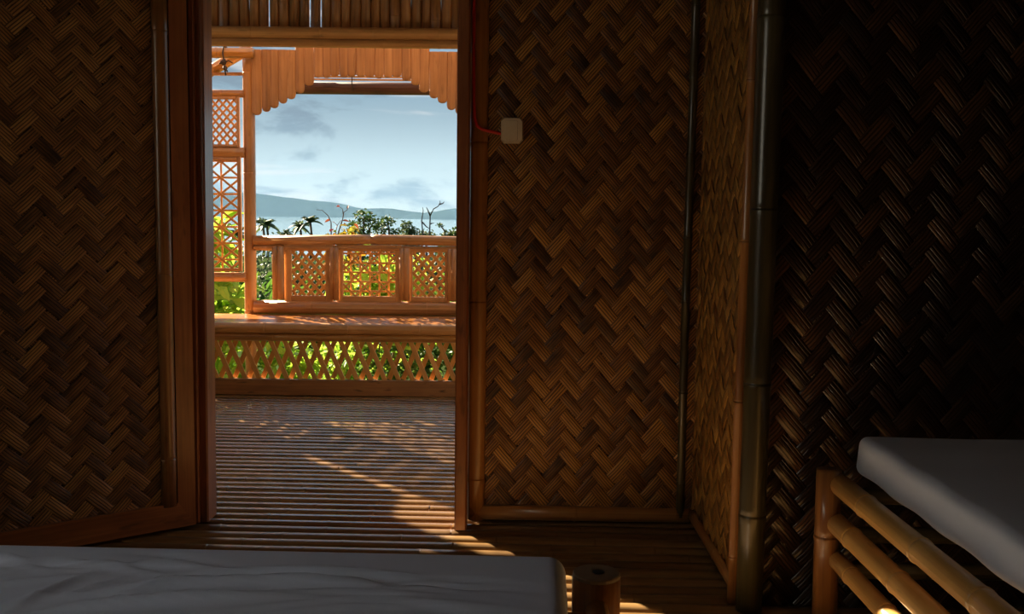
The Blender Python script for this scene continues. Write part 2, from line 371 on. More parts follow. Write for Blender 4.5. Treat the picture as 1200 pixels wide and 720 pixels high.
# return wall
RX = .712
wr = empty('wall_return', (RX, 3.35, 0), kind='structure')
slab('backing', RX+.012, RX+.04, 2.96, WY+.02, 0, HT, BACKING, wr)
weave(wr, (RX, 3.76, .07), (0, -1, 0), .80, HT-.07, .0318, .0364, WEAVE_LIT, Nrm=(-1, 0, 0), seed=5, amp=.0055)  # lit copy of the weave
t = empty('trim_2', (RX, 3.3, 0), kind='structure')
pole('trim_pole', (RX-.004, 3.74, .045), (RX-.004, 2.97, .045), .022, BAMBOO_DK, t, half=(-1, 0, .3), n=8, flat=.7)
pole('trim_pole', (RX-.012, 2.985, .0), (RX-.004, 2.975, HT), .017, BAMBOO_DK, t, half=(-1, -.35, 0), n=10, gap=.42, bulge=.16, flat=1.2, wob=.010)
# corner post
p = pole('corner_post', (.735, 2.93, 0), (.742, 2.93, HT), .040, SHADEG, None, n=16, gap=.47, bulge=.05, start=.30)
p['kind'] = 'structure'; p.name = 'trim_3'
# alcove wall behind the right bed
AY = 2.965
wa = empty('wall_alcove', (1.7, AY, 0), kind='structure')
slab('backing', .76, 2.7, AY+.012, AY+.04, 0, HT, BACKING, wa)
weave(wa, (.765, AY, .0), (1, 0, 0), 1.5, HT, .036, .042, WEAVE_SHADED, Nrm=(0, -1, 0), seed=9, amp=.0036)  # shaded copy of the weave
slab('alcove_panel', 2.26, 2.7, AY-.002, AY+.012, 0, HT, BACKING, wa)
# the rest of the room
LWX = -2.6
panel_wall('wall_right', 2.7, 2.75, -1.8, 3.0, 0, HT)
wl = empty('wall_left', (LWX, 1, 0), kind='structure')
WIN = (-.75, 1.15, 1.20, 2.04)
slab('wall_panel', LWX-.05, LWX, -1.8, WIN[0], 0, HT, PLY, wl); slab('wall_panel', LWX-.05, LWX, WIN[1], 3.8, 0, HT, PLY, wl)
slab('wall_panel', LWX-.05, LWX, WIN[0], WIN[1], 0, WIN[2], PLY, wl); slab('wall_panel', LWX-.05, LWX, WIN[0], WIN[1], WIN[3], HT, PLY, wl)
panel_wall('wall_rear', -2.65, 2.75, -1.85, -1.8, 0, HT)
ce = slab('ceiling', -2.65, 2.75, -1.85, 3.85, HT, HT+.05, PLY); ce['kind'] = 'structure'

# unseen window added in the left wall so sunlit shell panes brighten the room
m, nt, N, L, out = nm('fill_shell_pane'); tr = N.new('ShaderNodeBsdfTranslucent'); tr.inputs[0].default_value = (.56, .60, .66, 1)  # panes of the added window
df = N.new('ShaderNodeBsdfDiffuse'); df.inputs[0].default_value = (.7, .7, .68, 1); mxs = N.new('ShaderNodeMixShader'); mxs.inputs[0].default_value = .12
L.new(tr.outputs[0], mxs.inputs[1]); L.new(df.outputs[0], mxs.inputs[2]); L.new(mxs.outputs[0], out.inputs[0]); FILL_SHELL = m
w1 = empty('fill_window_1', (LWX, .5, WIN[2]), kind='structure')
npn = 2; pw = (WIN[1]-WIN[0])/npn
for i in range(npn+1): board('fill_window_frame', (LWX-.025, WIN[0]+i*pw, WIN[2]), (LWX-.025, WIN[0]+i*pw, WIN[3]), .03, .04, WOOD, w1, up=(1, 0, 0))
for zz in (WIN[2]+.015, (WIN[2]+WIN[3])/2, WIN[3]-.015): board('fill_window_frame', (LWX-.025, WIN[0], zz), (LWX-.025, WIN[1], zz), .04, .03, WOOD, w1)
for i in range(npn):
    for j in (0, 1):
        ya, yb = WIN[0]+i*pw+.015, WIN[0]+(i+1)*pw-.015; za = WIN[2]+.03+j*.405; zb = za+.375
        mesh('fill_window_pane', [(LWX-.025, ya, za), (LWX-.025, yb, za), (LWX-.025, yb, zb), (LWX-.025, ya, zb)], [(0, 1, 2, 3)], FILL_SHELL, w1)

# ================================================================== DOOR
t = empty('trim_4', (-.68, 3.7, 0), kind='structure')
board('jamb', (-.186, 3.72, .0), (-.186, 3.72, 2.12), .046, .13, WOOD, t, up=(0, 1, 0), c=.006)
board('jamb', (-1.185, 3.775, .0), (-1.172, 3.775, 2.12), .05, .11, WOOD, t, up=(0, 1, 0), c=.006)
board('stop', (-1.202, 3.715, .0), (-1.189, 3.715, 2.12), .022, .02, WOOD, t, up=(0, 1, 0), c=.004)
board('lintel', (-1.2, 3.75, 2.09), (-.16, 3.75, 2.09), .12, .07, WOOD, t, c=.006)
# door leaf folded inward to the left
dr = empty('door_1', (-1.195, 3.675, 0), kind='structure')
dd = np.array([-.79, -.613, 0]); dd /= np.linalg.norm(dd); dn = np.array([-dd[1]*-1, dd[0]*1, 0]); dn = np.array([.613, -.79, 0])
P0 = np.array([-1.198, 3.668, 0.0]); LW_ = .88; DH = 2.05
def dp(s, z, n=0): return P0 + dd*s + dn*n + np.array([0, 0, z])
b0 = .012
def prism(name, poly, n0, n1, mat, par):
    k = len(poly); V = [dp(s, z, n0) for s, z in poly] + [dp(s, z, n1) for s, z in poly]
    F = [tuple(range(k)), tuple(range(2*k-1, k-1, -1))] + [(i, k+i, k+(i+1) % k, (i+1) % k) for i in range(k)]
    long = poly[1][1]-poly[0][1] > .5 or poly[-1][1] > .5
    uv = [((z, s) if long else (s, z)) for s, z in poly]*2
    return mesh(name, V, F, mat, par, uv)
prism('stile', [(0, b0), (.066, b0+.095), (.066, DH), (0, DH)], -.018, .018, WOOD, dr)
prism('stile', [(LW_-.07, b0+.095), (LW_-.002, b0+.097), (LW_-.002, DH), (LW_-.07, DH)], -.018, .018, WOOD, dr)
prism('bottom_rail', [(0, b0), (LW_, b0), (LW_, b0+.095), (.066, b0+.095)], -.019, .019, WOOD, dr)
board('top_rail', dp(.066, DH-.05), dp(LW_, DH-.05), .10, .036, WOOD, dr, up=dn)
pole('bead_pole', dp(.096, b0+.085, .008), dp(.096, DH-.08, .008), .029, BAMBOO_DK, dr, half=tuple(dn), n=8, gap=.75, bulge=.05, flat=.75, start=.18)
V = [dp(s, z, n) for n in (-.012, -.006) for s, z in ((.05, .05), (LW_-.04, .05), (LW_-.04, DH-.05), (.05, DH-.05))]
mesh('backing', V, [(0, 1, 2, 3), (7, 6, 5, 4), (0, 4, 5, 1), (1, 5, 6, 2), (2, 6, 7, 3), (3, 7, 4, 0)], BACKING, dr)
Wd = LW_-.14
weave(dr, dp(.09+Wd, b0+.09, .004), tuple(-dd), Wd-.0, DH-.19, 0.0335, .0325, WEAVE_DOOR, Nrm=tuple(dn), seed=12)

# ================================================================== LIGHT SWITCH
sw = empty('light_switch', (-.008, WY-.012, 1.46), 'cream plastic light switch box on the woven wall by the door', 'switch')
sweep('switch_box', (-.008, WY+.0, 1.507), (-.008, WY-.035, 1.507), rect(.082, .094, .012), CREAM, sw, prof=[(0, 1), (.029, 1), (.035, .94)])
sweep('rocker', (-.010, WY-.034, 1.507), (-.010, WY-.040, 1.507), rect(.048, .074, .004), CREAM, sw, prof=[(0, 1), (.006, .96)])
cab = [(-.155, WY-.045, 2.4), (-.153, WY-.045, 2.0), (-.152, WY-.045, 1.75), (-.150, WY-.045, 1.60), (-.147, WY-.043, 1.55), (-.138, WY-.04, 1.522), (-.120, WY-.035, 1.510), (-.095, WY-.028, 1.504), (-.06, WY-.016, 1.498), (-.045, WY-.012, 1.497)]
o = tube('red_cable', cab, .0062, REDC); setup(o, 'red cable running down the door trim to the light switch', 'cable')

# ================================================================== BED IN FRONT
BR = math.radians(-1.6); BP = (.115, 1.96)
def rb(x, y, z): c, s = math.cos(BR), math.sin(BR); dx, dy = x-BP[0], y-BP[1]; return (BP[0]+c*dx-s*dy, BP[1]+s*dx+c*dy, z)
bed = empty('bamboo_bed', (-.85, 1.5, 0), 'bamboo bed frame with thick round corner post under the grey mattress', 'bed')
for (x, y0) in ((.185, 2.06), (.185, .93), (-1.95, 2.06), (-1.95, .93)):
    q = rb(x, y0, 0); ql = rb(x, y0, .427)
    po = pole('post', q, ql, .052, BAMBOO_DK, bed, n=20, gap=.5, start=.30)
    sweep('cut_end', ql, (ql[0], ql[1], .436), circ(.0515, 20), CUTEND, po, prof=[(0, 1), (.006, 1), (.009, .95)])
    tube('hollow_shade', [(ql[0]+.004, ql[1], .430), (ql[0]+.004, ql[1], .4375)], .0125, BLACK, po, n=10)  # solid black plug painted as the shade inside the hollow
for z in (.37, .20):
    pole('rail', rb(.185, .98, z), rb(.185, 2.02, z), .025, BAMBOO_BED, bed, n=12)
    pole('rail', rb(-1.95, .98, z), rb(-1.95, 2.02, z), .025, BAMBOO_BED, bed, n=12)
    for yy in (2.03, .96):
        pole('rail', rb(-1.92, yy, z-.055), rb(.15, yy, z-.055), .026, BAMBOO_BED, bed, n=12)
for k in range(12):
    yy = 1.0 + k*.09
    pole('bed_slat', rb(-1.93, yy, .352), rb(.17, yy, .352), .022, BAMBOO_BED, bed, half=(0, 0, 1), n=6)
WR = []
for i in range(46):
    wx = rng.uniform(-1.8, .02); wy = rng.uniform(1.25, 1.90)
    WR.append((wx, wy, rng.normal(.06, .16), rng.uniform(.06, .24), rng.uniform(.006, .013), rng.uniform(-.0065, .0075)*(1.9 if wx < -.25 else 1.3)))
for a in ((-.82, 1.70, 1.25, .08, .011, .007), (-.75, 1.72, 1.0, .06, .009, .005), (-.66, 1.70, .75, .10, .011, .006), (-.60, 1.74, .28, .18, .011, .010), (-.45, 1.80, .02, .20, .010, -.009), (-.35, 1.83, -.03, .20, .009, .008), (-.92, 1.72, .5, .13, .012, .005), (-.15, 1.80, .03, .16, .009, -.006), (-.3, 1.72, .05, .22, .010, .007), (-.66, 1.64, .3, .18, .013, .009), (-.5, 1.68, .15, .22, .010, .008), (-.2, 1.66, .08, .2, .010, .006), (-.88, 1.60, .9, .1, .012, .006)):
    WR.append(a)
def wrinkle(X):
    h = np.zeros(len(X))
    for wx, wy, an, ln, wd, am in WR:
        dx, dy = X[:, 0]-wx, X[:, 1]-wy; u = dx*math.cos(an)+dy*math.sin(an); v = -dx*math.sin(an)+dy*math.cos(an)
        v = v + .12*u*u/ln
        h += am*np.exp(-(u/ln)**2-(v/wd)**2)
    return 1.45*h*(X[:, 2] > .40)*np.clip((1.96-X[:, 1]-.02)/.10, .12, 1)
m1 = rounded_block('mattress', -1.88, .115, .98, 1.96, .375, .513, .035, .010, SHEET, wrinkle, BR, BP)
setup(m1, 'grey mattress with a wrinkled blue-grey sheet on the bed facing the doorway', 'mattress')

# ================================================================== BED ON THE RIGHT
b2 = empty('bamboo_bed', (1.45, 1.8, 0), 'honey bamboo bed frame with three stacked side rails beside the alcove wall', 'bed')
for (x, y0) in ((.925, 2.80), (1.98, 2.80), (.925, .8), (1.98, .8)):
    po = pole('post', (x, y0, 0), (x-.004, y0, .475), .036, BAMBOO_DK, b2, n=16, gap=.4, start=.28)
for z, r, dx in ((.437, .031, 0), (.322, .030, -.005), (.215, .026, .0)):
    pole('side_rail', (.945+dx, 2.795, z), (.945+dx, .80, z), r, BAMBOO_BED, b2, n=16, gap=.30, bulge=.09, wob=.006)
    pole('side_rail', (1.98, 2.775, z), (1.98, .82, z), r, SHADEG, b2, n=12, gap=.30)
    pole('end_rail', (.95, 2.80, z-.04), (1.97, 2.80, z-.04), .024, SHADEG, b2, n=10)
for k in range(14):
    pole('bed_slat', (1.09, .85+k*.14, .437), (1.96, .85+k*.14, .437), .022, SHADEG, b2, half=(0, 0, 1), n=6)  # slats and far rails coloured dark for the shade under the mattress
def soft(X): return .004*np.sin(X[:, 0]*5+1)*np.sin(X[:, 1]*4) + .0025*np.sin(X[:, 1]*23+X[:, 2]*40)
m2 = rounded_block('mattress', 1.0, 2.02, .8, 2.82, 0.459, .575, .03, .03, SHEETW, soft)
setup(m2, 'thin mattress in a smooth pale sheet on the bed beside the alcove wall', 'mattress')

# ================================================================== BALCONY
BY = 6.40                                       # bench front
# --- bottom beam
o = board('floor_beam', (-2.37, BY-.01, .052), (1.2, BY-.01, .052), .06, .10, WOODB, None)
setup(o, 'dark rough floor beam below the bench lattice', 'beam')
# --- bench
bn = empty('balcony_bench', (-1.0, BY, 0), 'glossy built-in bamboo bench with a crossed lattice front under the railing', 'bench')
pole('front_rail', (-2.37, BY, .435), (1.2, BY, .440), .036, BALC, bn, n=14, gap=.55)
pole('lower_rail', (-2.37, BY+.012, .376), (1.2, BY+.012, .380), .027, BAMBOO_DK, bn, n=12, gap=.6)
for k in range(9):
    yy = BY+.03+.066*k
    pole('seat_slat', (-2.37, yy, .455), (1.2, yy, .457), .034, SEATM, bn, half=(0, 0, 1), n=8, gap=.6, bulge=.02, flat=.42)
def line_slats(parent, yp, x0, x1, z0, z1, pts, slope, w, th, mat, name='lattice_slat', lay=0):
    """slats through (px,pz) with given slope dz/dx (None = vertical) clipped to the panel"""
    for (px, pz) in pts:
        if slope is None: a, b = (px, z0), (px, z1)
        else:
            xs = sorted([x0, x1]); c = []
            zA = pz+slope*(x0-px); zB = pz+slope*(x1-px)
            if slope == 0: a, b = (x0, pz), (x1, pz)
            else:
                lo, hi = max(min(zA, zB), z0), min(max(zA, zB), z1)
                if hi-lo < .012: continue
                a = (px+(lo-pz)/slope, lo); b = (px+(hi-pz)/slope, hi)
        sweep(name, (a[0], yp+lay, a[1]), (b[0], yp+lay, b[1]), rect(w, th, .002), mat, parent, up=(0, 1, 0))
sl_ = 2.36
line_slats(bn, BY+.02, -2.36, .3, .10, .362, [(-2.62+.0915*k, .23) for k in range(34)], -sl_, .031, .009, LATT, lay=-.006)
line_slats(bn, BY+.02, -2.36, .3, .10, .362, [(-2.60+.0925*k, .23) for k in range(34)], sl_, .031, .009, LATT, lay=.035)
# --- railing behind the bench
RY = 7.0
rl = empty('balcony_railing', (-1.1, RY, 0), 'varnished bamboo railing with three lattice panels behind the bench', 'railing')
for xa, xb, za, zb in ((-1.826, -1.0, .985, 1.003), (-1.0, .9, 1.003, .985)):
    pole('top_rail', (xa, RY, za), (xb, RY, zb), .036, BALC, rl, n=14, gap=.8, bulge=.03)
pole('under_rail', (-1.826, RY-.005, .937), (.9, RY-.005, .942), .022, BALC, rl, n=10, gap=.8)
pole('bottom_rail', (-1.826, RY-.005, .515), (.9, RY-.005, .518), .050, BALC, rl, n=14, gap=.75, bulge=.03)
for x, w in ((-1.652, .040), (-1.257, .030), (-.761, .034), (-.425, .032), (-.08, .03), (.3, .03), (.7, .03)):
    for dx in (-.5, .5):
        pole('stile', (x+dx*w, RY-.02-.012*(dx > 0), .575), (x+dx*w, RY-.02-.012*(dx > 0), .945), w*.62, BALC, rl, half=(0, -1, 0), n=8, gap=.6, bulge=.02, flat=.8)
def panel(parent, yp, x0, x1, z0, z1, fr=.022, mat=None):
    for p0, p1 in (((x0-fr/2, z0-fr), (x0-fr/2, z1+fr)), ((x1+fr/2, z0-fr), (x1+fr/2, z1+fr)), ((x0, z0-fr/2), (x1, z0-fr/2)), ((x0, z1+fr/2), (x1, z1+fr/2))):
        sweep('panel_frame', (p0[0], yp-.006, p0[1]), (p1[0], yp-.006, p1[1]), rect(fr, .03, .004), mat or BALC, parent, up=(0, 1, 0))
def diag(parent, yp, x0, x1, z0, z1, pitch, w, slope=1.12):
    H_ = (z1-z0)/slope; n = int((x1-x0+H_)/pitch)+2
    line_slats(parent, yp, x0, x1, z0, z1, [(x0-H_+pitch*(k+.3), z0) for k in range(n)], slope, w, .007, LATT, lay=.004)
    line_slats(parent, yp, x0, x1, z0, z1, [(x0+pitch*(k+.5), z0) for k in range(n)], -slope, w, .007, LATT, lay=-.004)
panel(rl, RY, -1.560, -1.320, .602, .920, .052); diag(rl, RY, -1.560, -1.320, .602, .920, .062, .021)
panel(rl, RY, -.705, -.478, .602, .920, .036); diag(rl, RY, -.705, -.478, .602, .920, .062, .021)
panel(rl, RY, -1.195, -.828, .602, .920, .045)
def squares(parent, yp, x0, x1, z0, z1, p, w):
    nx = int((x1-x0)/p); nz = int((z1-z0)/p)
    line_slats(parent, yp, x0, x1, z0, z1, [(x0+p*(k+.75), z0) for k in range(nx)], None, w, .007, LATT, lay=.012)
    line_slats(parent, yp, x0, x1, z0, z1, [(x0, z0+p*(k+.5)) for k in range(nz+1) if z0+p*(k+.5) < z1], 0, w, .007, LATT, lay=.006)
    for k in range(-nz-2, nx+nz+3):
        if k % 2: continue
        line_slats(parent, yp, x0, x1, z0, z1, [(x0+p*(k+1.25), z0)], 1.0, w, .007, LATT, lay=-.001)
        line_slats(parent, yp, x0, x1, z0, z1, [(x0+p*(k+1.25), z0)], -1.0, w, .007, LATT, lay=-.008)
squares(rl, RY, -1.195, -.828, .602, .920, .067, .014)
for x0, x1 in ((-.37, -.12), (-.03, .25), (.36, .64)):
    panel(rl, RY, x0, x1, .602, .920); diag(rl, RY, x0, x1, .602, .920, .062, .021)
# --- post and the tall lattice screen left of it
o = pole('balcony_post', (-1.872, RY+.036, -1.2), (-1.858, RY+.036, 2.32), .042, BALC, None, n=14, gap=.85, bulge=.04)
setup(o, 'round bamboo balcony post between railing and tall lattice screen', 'post')
o = pole('balcony_post', (.95, RY+.036, -1.2), (.95, RY+.036, 2.32), .042, BALC, None, n=14, gap=.85, bulge=.04)
setup(o, 'round bamboo balcony post beyond the far end of the railing', 'post')
ls = empty('lattice_screen', (-2.1, RY, .69), 'tall narrow bamboo lattice screen with two patterned panels left of the balcony post', 'screen')
x0, x1 = -2.34, -1.935
pole('cross_rail', (-2.365, RY, 2.005), (-1.885, RY, 2.005), .026, BALC, ls); pole('cross_rail', (-2.365, RY, 1.60), (-1.885, RY, 1.60), .036, BALC, ls)
pole('cross_rail', (-2.365, RY, .725), (-1.885, RY, .725), .034, BALC, ls)
panel(ls, RY, x0, x1, 1.655, 1.965, .02); diag(ls, RY, x0, x1, 1.655, 1.965, .053, .016)
panel(ls, RY, x0, x1, .79, 1.545, .024)
for k in range(7): line_slats(ls, RY, x0, x1, .79, 1.545, [(x0, .85+.115*k)], 0, .014, .007, LATT, lay=.006)
for xx in (-2.055, -2.255): line_slats(ls, RY, x0, x1, .79, 1.545, [(xx, .8)], None, .013, .007, LATT, lay=.012)
for k in range(-3, 10):
    line_slats(ls, RY, x0, x1, .79, 1.545, [(-2.055, .85+.115*k)], .82, .015, .007, LATT, lay=-.001)
    line_slats(ls, RY, x0, x1, .79, 1.545, [(-2.055, .85+.115*k)], -.82, .015, .007, LATT, lay=-.008)
# --- valance of hanging split bamboo
va = empty('bamboo_valance', (-1.1, RY, 1.87), 'scalloped valance of hanging split bamboo pickets under the balcony eave', 'valance')
pole('hanging_rail', (-1.81, RY+.02, 2.288), (.9, RY+.02, 2.29), .020, BALC, va)
def vbot(x):
    pts = [(-1.83, 1.862), (-1.74, 1.872), (-1.66, 1.905), (-1.58, 1.955), (-1.50, 2.005), (-1.42, 2.075), (-1.36, 2.125), (-.78, 2.125), (-.70, 2.085), (-.62, 2.03), (-.54, 1.98), (-.46, 1.925), (-.40, 1.885), (-.2, 1.85), (1, 1.85)]
    return float(np.interp(x, [p[0] for p in pts], [p[1] for p in pts]))
x = -1.795
while x < .86:
    w = random.uniform(.060, .072); zb = vbot(x)+random.uniform(-.008, .008); zt = 2.335 if -1.52 < x < -.60 else 2.308
    ln = zt-zb; k = random.uniform(.009, .014); yy = RY-.006+random.uniform(-.004, .004)
    sec = [(w/2*math.cos(math.pi*i/6), k*math.sin(math.pi*i/6)) for i in range(7)]
    sweep('picket', (x, yy, zt), (x+random.uniform(-.003, .003), yy, zb), sec, PICK, va, up=(0, -1, 0), prof=[(0, 1), (ln*.5, .99), (ln-.034, 1), (ln-.020, .93), (ln-.009, .76), (ln-.003, .5), (ln, .25)])
    x += w*.93
# --- rolled bamboo blind behind the valance
bl = empty('rolled_blind', (-1.0, RY+.12, 2.05), 'rolled-up slatted bamboo blind with a hanging cord behind the valance', 'blind')
pole('roll', (-1.80, RY+.13, 2.066), (.8, RY+.13, 2.074), .044, ROLL, bl, n=14, gap=9)
for k in range(10):
    z = 2.122+k*.0195
    board('blind_slat', (-1.80, RY+.09, z), (.8, RY+.09, z+.004), .006, .0125, BAMBOO, bl)
for x in (-1.14, -.2, .5):
    tube('cord', [(x, RY+.06, 2.31), (x+.002, RY+.058, 2.2), (x-.003, RY+.06, 2.10), (x+.004, RY+.062, 2.04)], .004, CORD, bl, n=6)
# --- eave beam and gable culms
eb = empty('eave_beam', (-1.0, 6.3, 2.2), 'double bamboo eave beam lashed across the balcony', 'beam')
pole('upper_pole', (-2.6, 6.30, 2.301), (1.4, 6.30, 2.305), .037, BALC, eb, n=14, gap=.38, bulge=.06)
pole('lower_pole', (-2.6, 6.30, 2.240), (1.4, 6.30, 2.243), .026, BALC, eb, n=12, gap=.42, bulge=.06)
gs = empty('gable_screen', (-1.0, 6.33, 2.32), 'row of upright dark bamboo culms above the eave beam', 'screen')
x = -2.55
while x < 1.35:
    r = random.uniform(.030, .036)
    pole('culm', (x+r, 6.378, 2.30), (x+r+random.uniform(-.006, .006), 6.378, 2.75), r, CULM, gs, n=12, gap=.34, bulge=.05)
    x += 2*r + (.006 if random.random() < .08 else -.003)
# --- upper left details
o = pole('bamboo_pole', (-2.5, 6.94, 2.272), (-1.80, 6.94, 2.276), .036, BAMBOO, None, n=12, gap=.3); setup(o, 'short bamboo cross pole carrying a hanging knotted charm', 'pole')
o = pole('bamboo_pole', (-2.42, 7.07, 2.005), (-1.85, 7.07, 2.335), .04, BAMBOO, None, n=10); setup(o, 'slanting bamboo brace behind the knotted charm', 'pole')
o = board('batten', (-2.12, 7.045, 2.145), (-1.84, 7.045, 2.148), .022, .022, BAMBOO_DK, None); setup(o, 'short thin batten above the tall lattice screen', 'batten')
hc = empty('hanging_charm', (-2.0, 6.89, 2.1), 'dark knotted cord charm hanging from the bamboo cross pole', 'ornament')
tube('cord', [(-1.985, 6.95, 2.312), (-1.992, 6.90, 2.312), (-1.998, 6.897, 2.27), (-1.99, 6.89, 2.22), (-1.985, 6.89, 2.17), (-1.978, 6.89, 2.115)], .006, CORD, hc, n=6)
ball('knot', (-1.99, 6.89, 2.205), (.022, .018, .02), CORD, hc, jit=.3); ball('knot', (-1.982, 6.89, 2.165), (.016, .014, .016), CORD, hc, jit=.3)
tube('twig', [(-2.02, 6.89, 2.195), (-1.985, 6.885, 2.205), (-1.955, 6.89, 2.215), (-1.93, 6.89, 2.20)], .005, CORD, hc, n=6); tube('twig', [(-1.99, 6.89, 2.175), (-1.97, 6.88, 2.15), (-1.962, 6.88, 2.14)], .006, CORD, hc, n=6)
# --- roof over the balcony
V = [(x, y, z+dz) for dz in (0, .1) for x, y, z in ((-2.75, 3.6, 3.15), (1.7, 3.6, 3.15), (1.7, 6.45, 2.76), (-2.75, 6.45, 2.76))]
o = mesh('roof', V, [(3, 2, 1, 0), (4, 5, 6, 7), (0, 1, 5, 4), (1, 2, 6, 5), (2, 3, 7, 6), (3, 0, 4, 7)], THATCH); o['kind'] = 'structure'
o = slab('wall_gable', -2.7, 2.75, 3.80, 3.85, HT, 3.2, BACKING); o['kind'] = 'structure'
# --- left side of the balcony (screen, side rail); both screens are added unseen, stepped and spaced to shape the sun
SX = -2.42
ss = empty('sun_shaping_screen', (SX, 4.9, 0), 'added upright split bamboo screen shaping the sunlight on the left side of the balcony', 'screen')
for k in range(33):
    yy = 3.90+k*.0775
    top = 2.5 if yy < 5.25 else 1.45 if yy < 5.85 else 1.6 if yy < 6.0 else (.95 if k == 32 else 1.33)  # culm tops stepped to let the sun reach the room floor
    pole('culm', (SX, yy, 0), (SX, yy, top), .040, BAMBOO, ss, n=8, gap=.5)
sr = empty('side_railing', (SX, 6.7, 0), 'low lattice railing on the left side of the balcony', 'railing')
pole('top_rail', (SX, 6.52, .97), (SX, 6.94, .97), .04, BALC, sr); pole('bottom_rail', (SX, 6.52, .06), (SX, 6.94, .06), .04, BALC, sr)
for k in range(10):
    board('lattice_slat', (SX+.006, 6.52, .12+k*.085), (SX+.006, 6.94, .20+k*.085), .05, .008, LATT, sr, up=(1, 0, 0))
for k in range(6):
    board('lattice_slat', (SX-.006, 6.55+k*.075, .08), (SX-.006, 6.55+k*.075, .95), .04, .008, LATT, sr, up=(1, 0, 0))
o = pole('balcony_post', (SX, 7.0, -1.2), (SX, 7.0, 2.4), .045, BALC, None, n=12); setup(o, 'round bamboo corner post at the end of the side railing', 'post')
o = pole('balcony_post', (SX, 6.48, 0), (SX, 6.48, 2.4), .035, BALC, None, n=12); setup(o, 'round bamboo post between side screen and side railing', 'post')
sp = empty('lattice_screen', (SX, 6.75, 1.0), 'added lattice screen holding back the sun above the low side railing', 'screen')
for k in range(14):
    board('lattice_slat', (SX, 6.53, 1.03+k*.095), (SX, 6.93, 1.09+k*.095), .085, .008, LATT, sp, up=(1, 0, 0))  # dense slats added to keep sun dapples off the balcony floor

# ================================================================== OUTDOORS
GR = flat_mat('grass_ground', (.028, .042, .014), .9, .5, .8, .3, 0)
def gz(x, y): return -1.15 - .030*max(0, y-9) - .00012*max(0, y-9)**2*.3
ys = [-12, 2, 7, 9, 12, 18, 30, 50, 80, 120, 180, 260, 400, 600, 800]; xs = np.linspace(-1, 1, 25)
V = []; F = []
for yy in ys:
    for u in xs:
        hw = 30 + max(0, yy)*1.2
        V.append((u*hw, yy, gz(0, yy) + (random.uniform(-.3, .3)*min(2, yy*.03) if yy > 12 else 0)))
n = len(xs)
for j in range(len(ys)-1):
    for i in range(n-1): F.append((j*n+i, j*n+i+1, (j+1)*n+i+1, (j+1)*n+i))
o = mesh('ground', V, F, GR, None, None, True); o['kind'] = 'structure'
def water_mat():
    m, nt, N, L, out = nm('sea_water'); b = N.new('ShaderNodeBsdfPrincipled'); L.new(b.outputs[0], out.inputs[0])
    b.inputs['Base Color'].default_value = (.10, .17, .22, 1); b.inputs['Roughness'].default_value = .12
    tc = N.new('ShaderNodeTexCoord'); nz = N.new('ShaderNodeTexNoise'); nz.inputs['Scale'].default_value = .02; nz.inputs['Detail'].default_value = 5; L.new(tc.outputs['Object'], nz.inputs['Vector'])
    bp = N.new('ShaderNodeBump'); bp.inputs['Strength'].default_value = .25; bp.inputs['Distance'].default_value = 3; L.new(nz.outputs[0], bp.inputs['Height']); L.new(bp.outputs[0], b.inputs['Normal']); return m
SEA = -30
o = mesh('sea', [(-9000, 300, SEA), (9000, 300, SEA), (9000, 14000, SEA), (-9000, 14000, SEA)], [(0, 1, 2, 3)], water_mat()); o['kind'] = 'structure'
FOREST = flat_mat('forest_hill', (.010, .018, .011), .95, .4, .02, 0, 0)
def hill(name, prof, D, depth, label):
    px = [p[0] for p in prof]; pz = [p[1] for p in prof]; X = np.linspace(px[0], px[-1], 90); Vv = np.linspace(0, 1, 14); V = []; F = []
    for v in Vv:
        for x in X:
            h = np.interp(x, px, pz); s = math.sin(math.pi*min(1, v*1.0))**.8
            q = .9+.1*math.sin(x*.021+v*9)*math.sin(x*.0053+2)
            V.append((x, D+v*depth, SEA-2 + (h-SEA+2)*s*(q if .1 < v < .45 or v > .55 else 1) + (random.uniform(-1.5, 1.5) if v > 0 else 0)))
    n = len(X)
    for j in range(13):
        for i in range(n-1): F.append((j*n+i, j*n+i+1, (j+1)*n+i+1, (j+1)*n+i))
    o = mesh(name, V, F, FOREST, None, None, True); o['kind'] = 'structure'; return o
hill('far_hill', [(-4200, -20), (-3000, 60), (-2300, 120), (-1640, 104), (-1447, 95), (-1155, 61), (-990, 48), (-872, 17), (-800, 18), (-703, 22), (-583, 5), (-430, -10), (0, -25), (400, -32)], 4900, 1400, 0)
hill('near_hill', [(-620, -33), (-546, -26), (-459, -8), (-280, 23), (0, 50), (300, 70), (900, 60), (2000, -33)], 4400, 900, 0)
m, nt, N, L, out = nm('sea_haze'); vs = N.new('ShaderNodeVolumeScatter'); vs.inputs['Color'].default_value = (.34, .62, 1, 1); vs.inputs['Anisotropy'].default_value = 0
tcz = N.new('ShaderNodeTexCoord'); spz = N.new('ShaderNodeSeparateXYZ'); L.new(tcz.outputs['Generated'], spz.inputs[0])
mrz = N.new('ShaderNodeMapRange'); mrz.interpolation_type = 'SMOOTHSTEP'; mrz.inputs[1].default_value = .15; mrz.inputs[2].default_value = 1.0
mrz.inputs[3].default_value = .00013; mrz.inputs[4].default_value = 0; L.new(spz.outputs[2], mrz.inputs[0]); L.new(mrz.outputs[0], vs.inputs['Density'])
L.new(vs.outputs[0], out.inputs['Volume'])
V = [(x, y, z) for x in (-6000, 6000) for y in (2900, 4380) for z in (SEA+.5, 420)]
o = mesh('haze', V, [(0, 1, 3, 2), (4, 6, 7, 5), (0, 4, 5, 1), (2, 3, 7, 6), (0, 2, 6, 4), (1, 5, 7, 3)], m)
setup(o, 'pale blue sea haze in front of the distant hills', 'haze', kind='stuff')

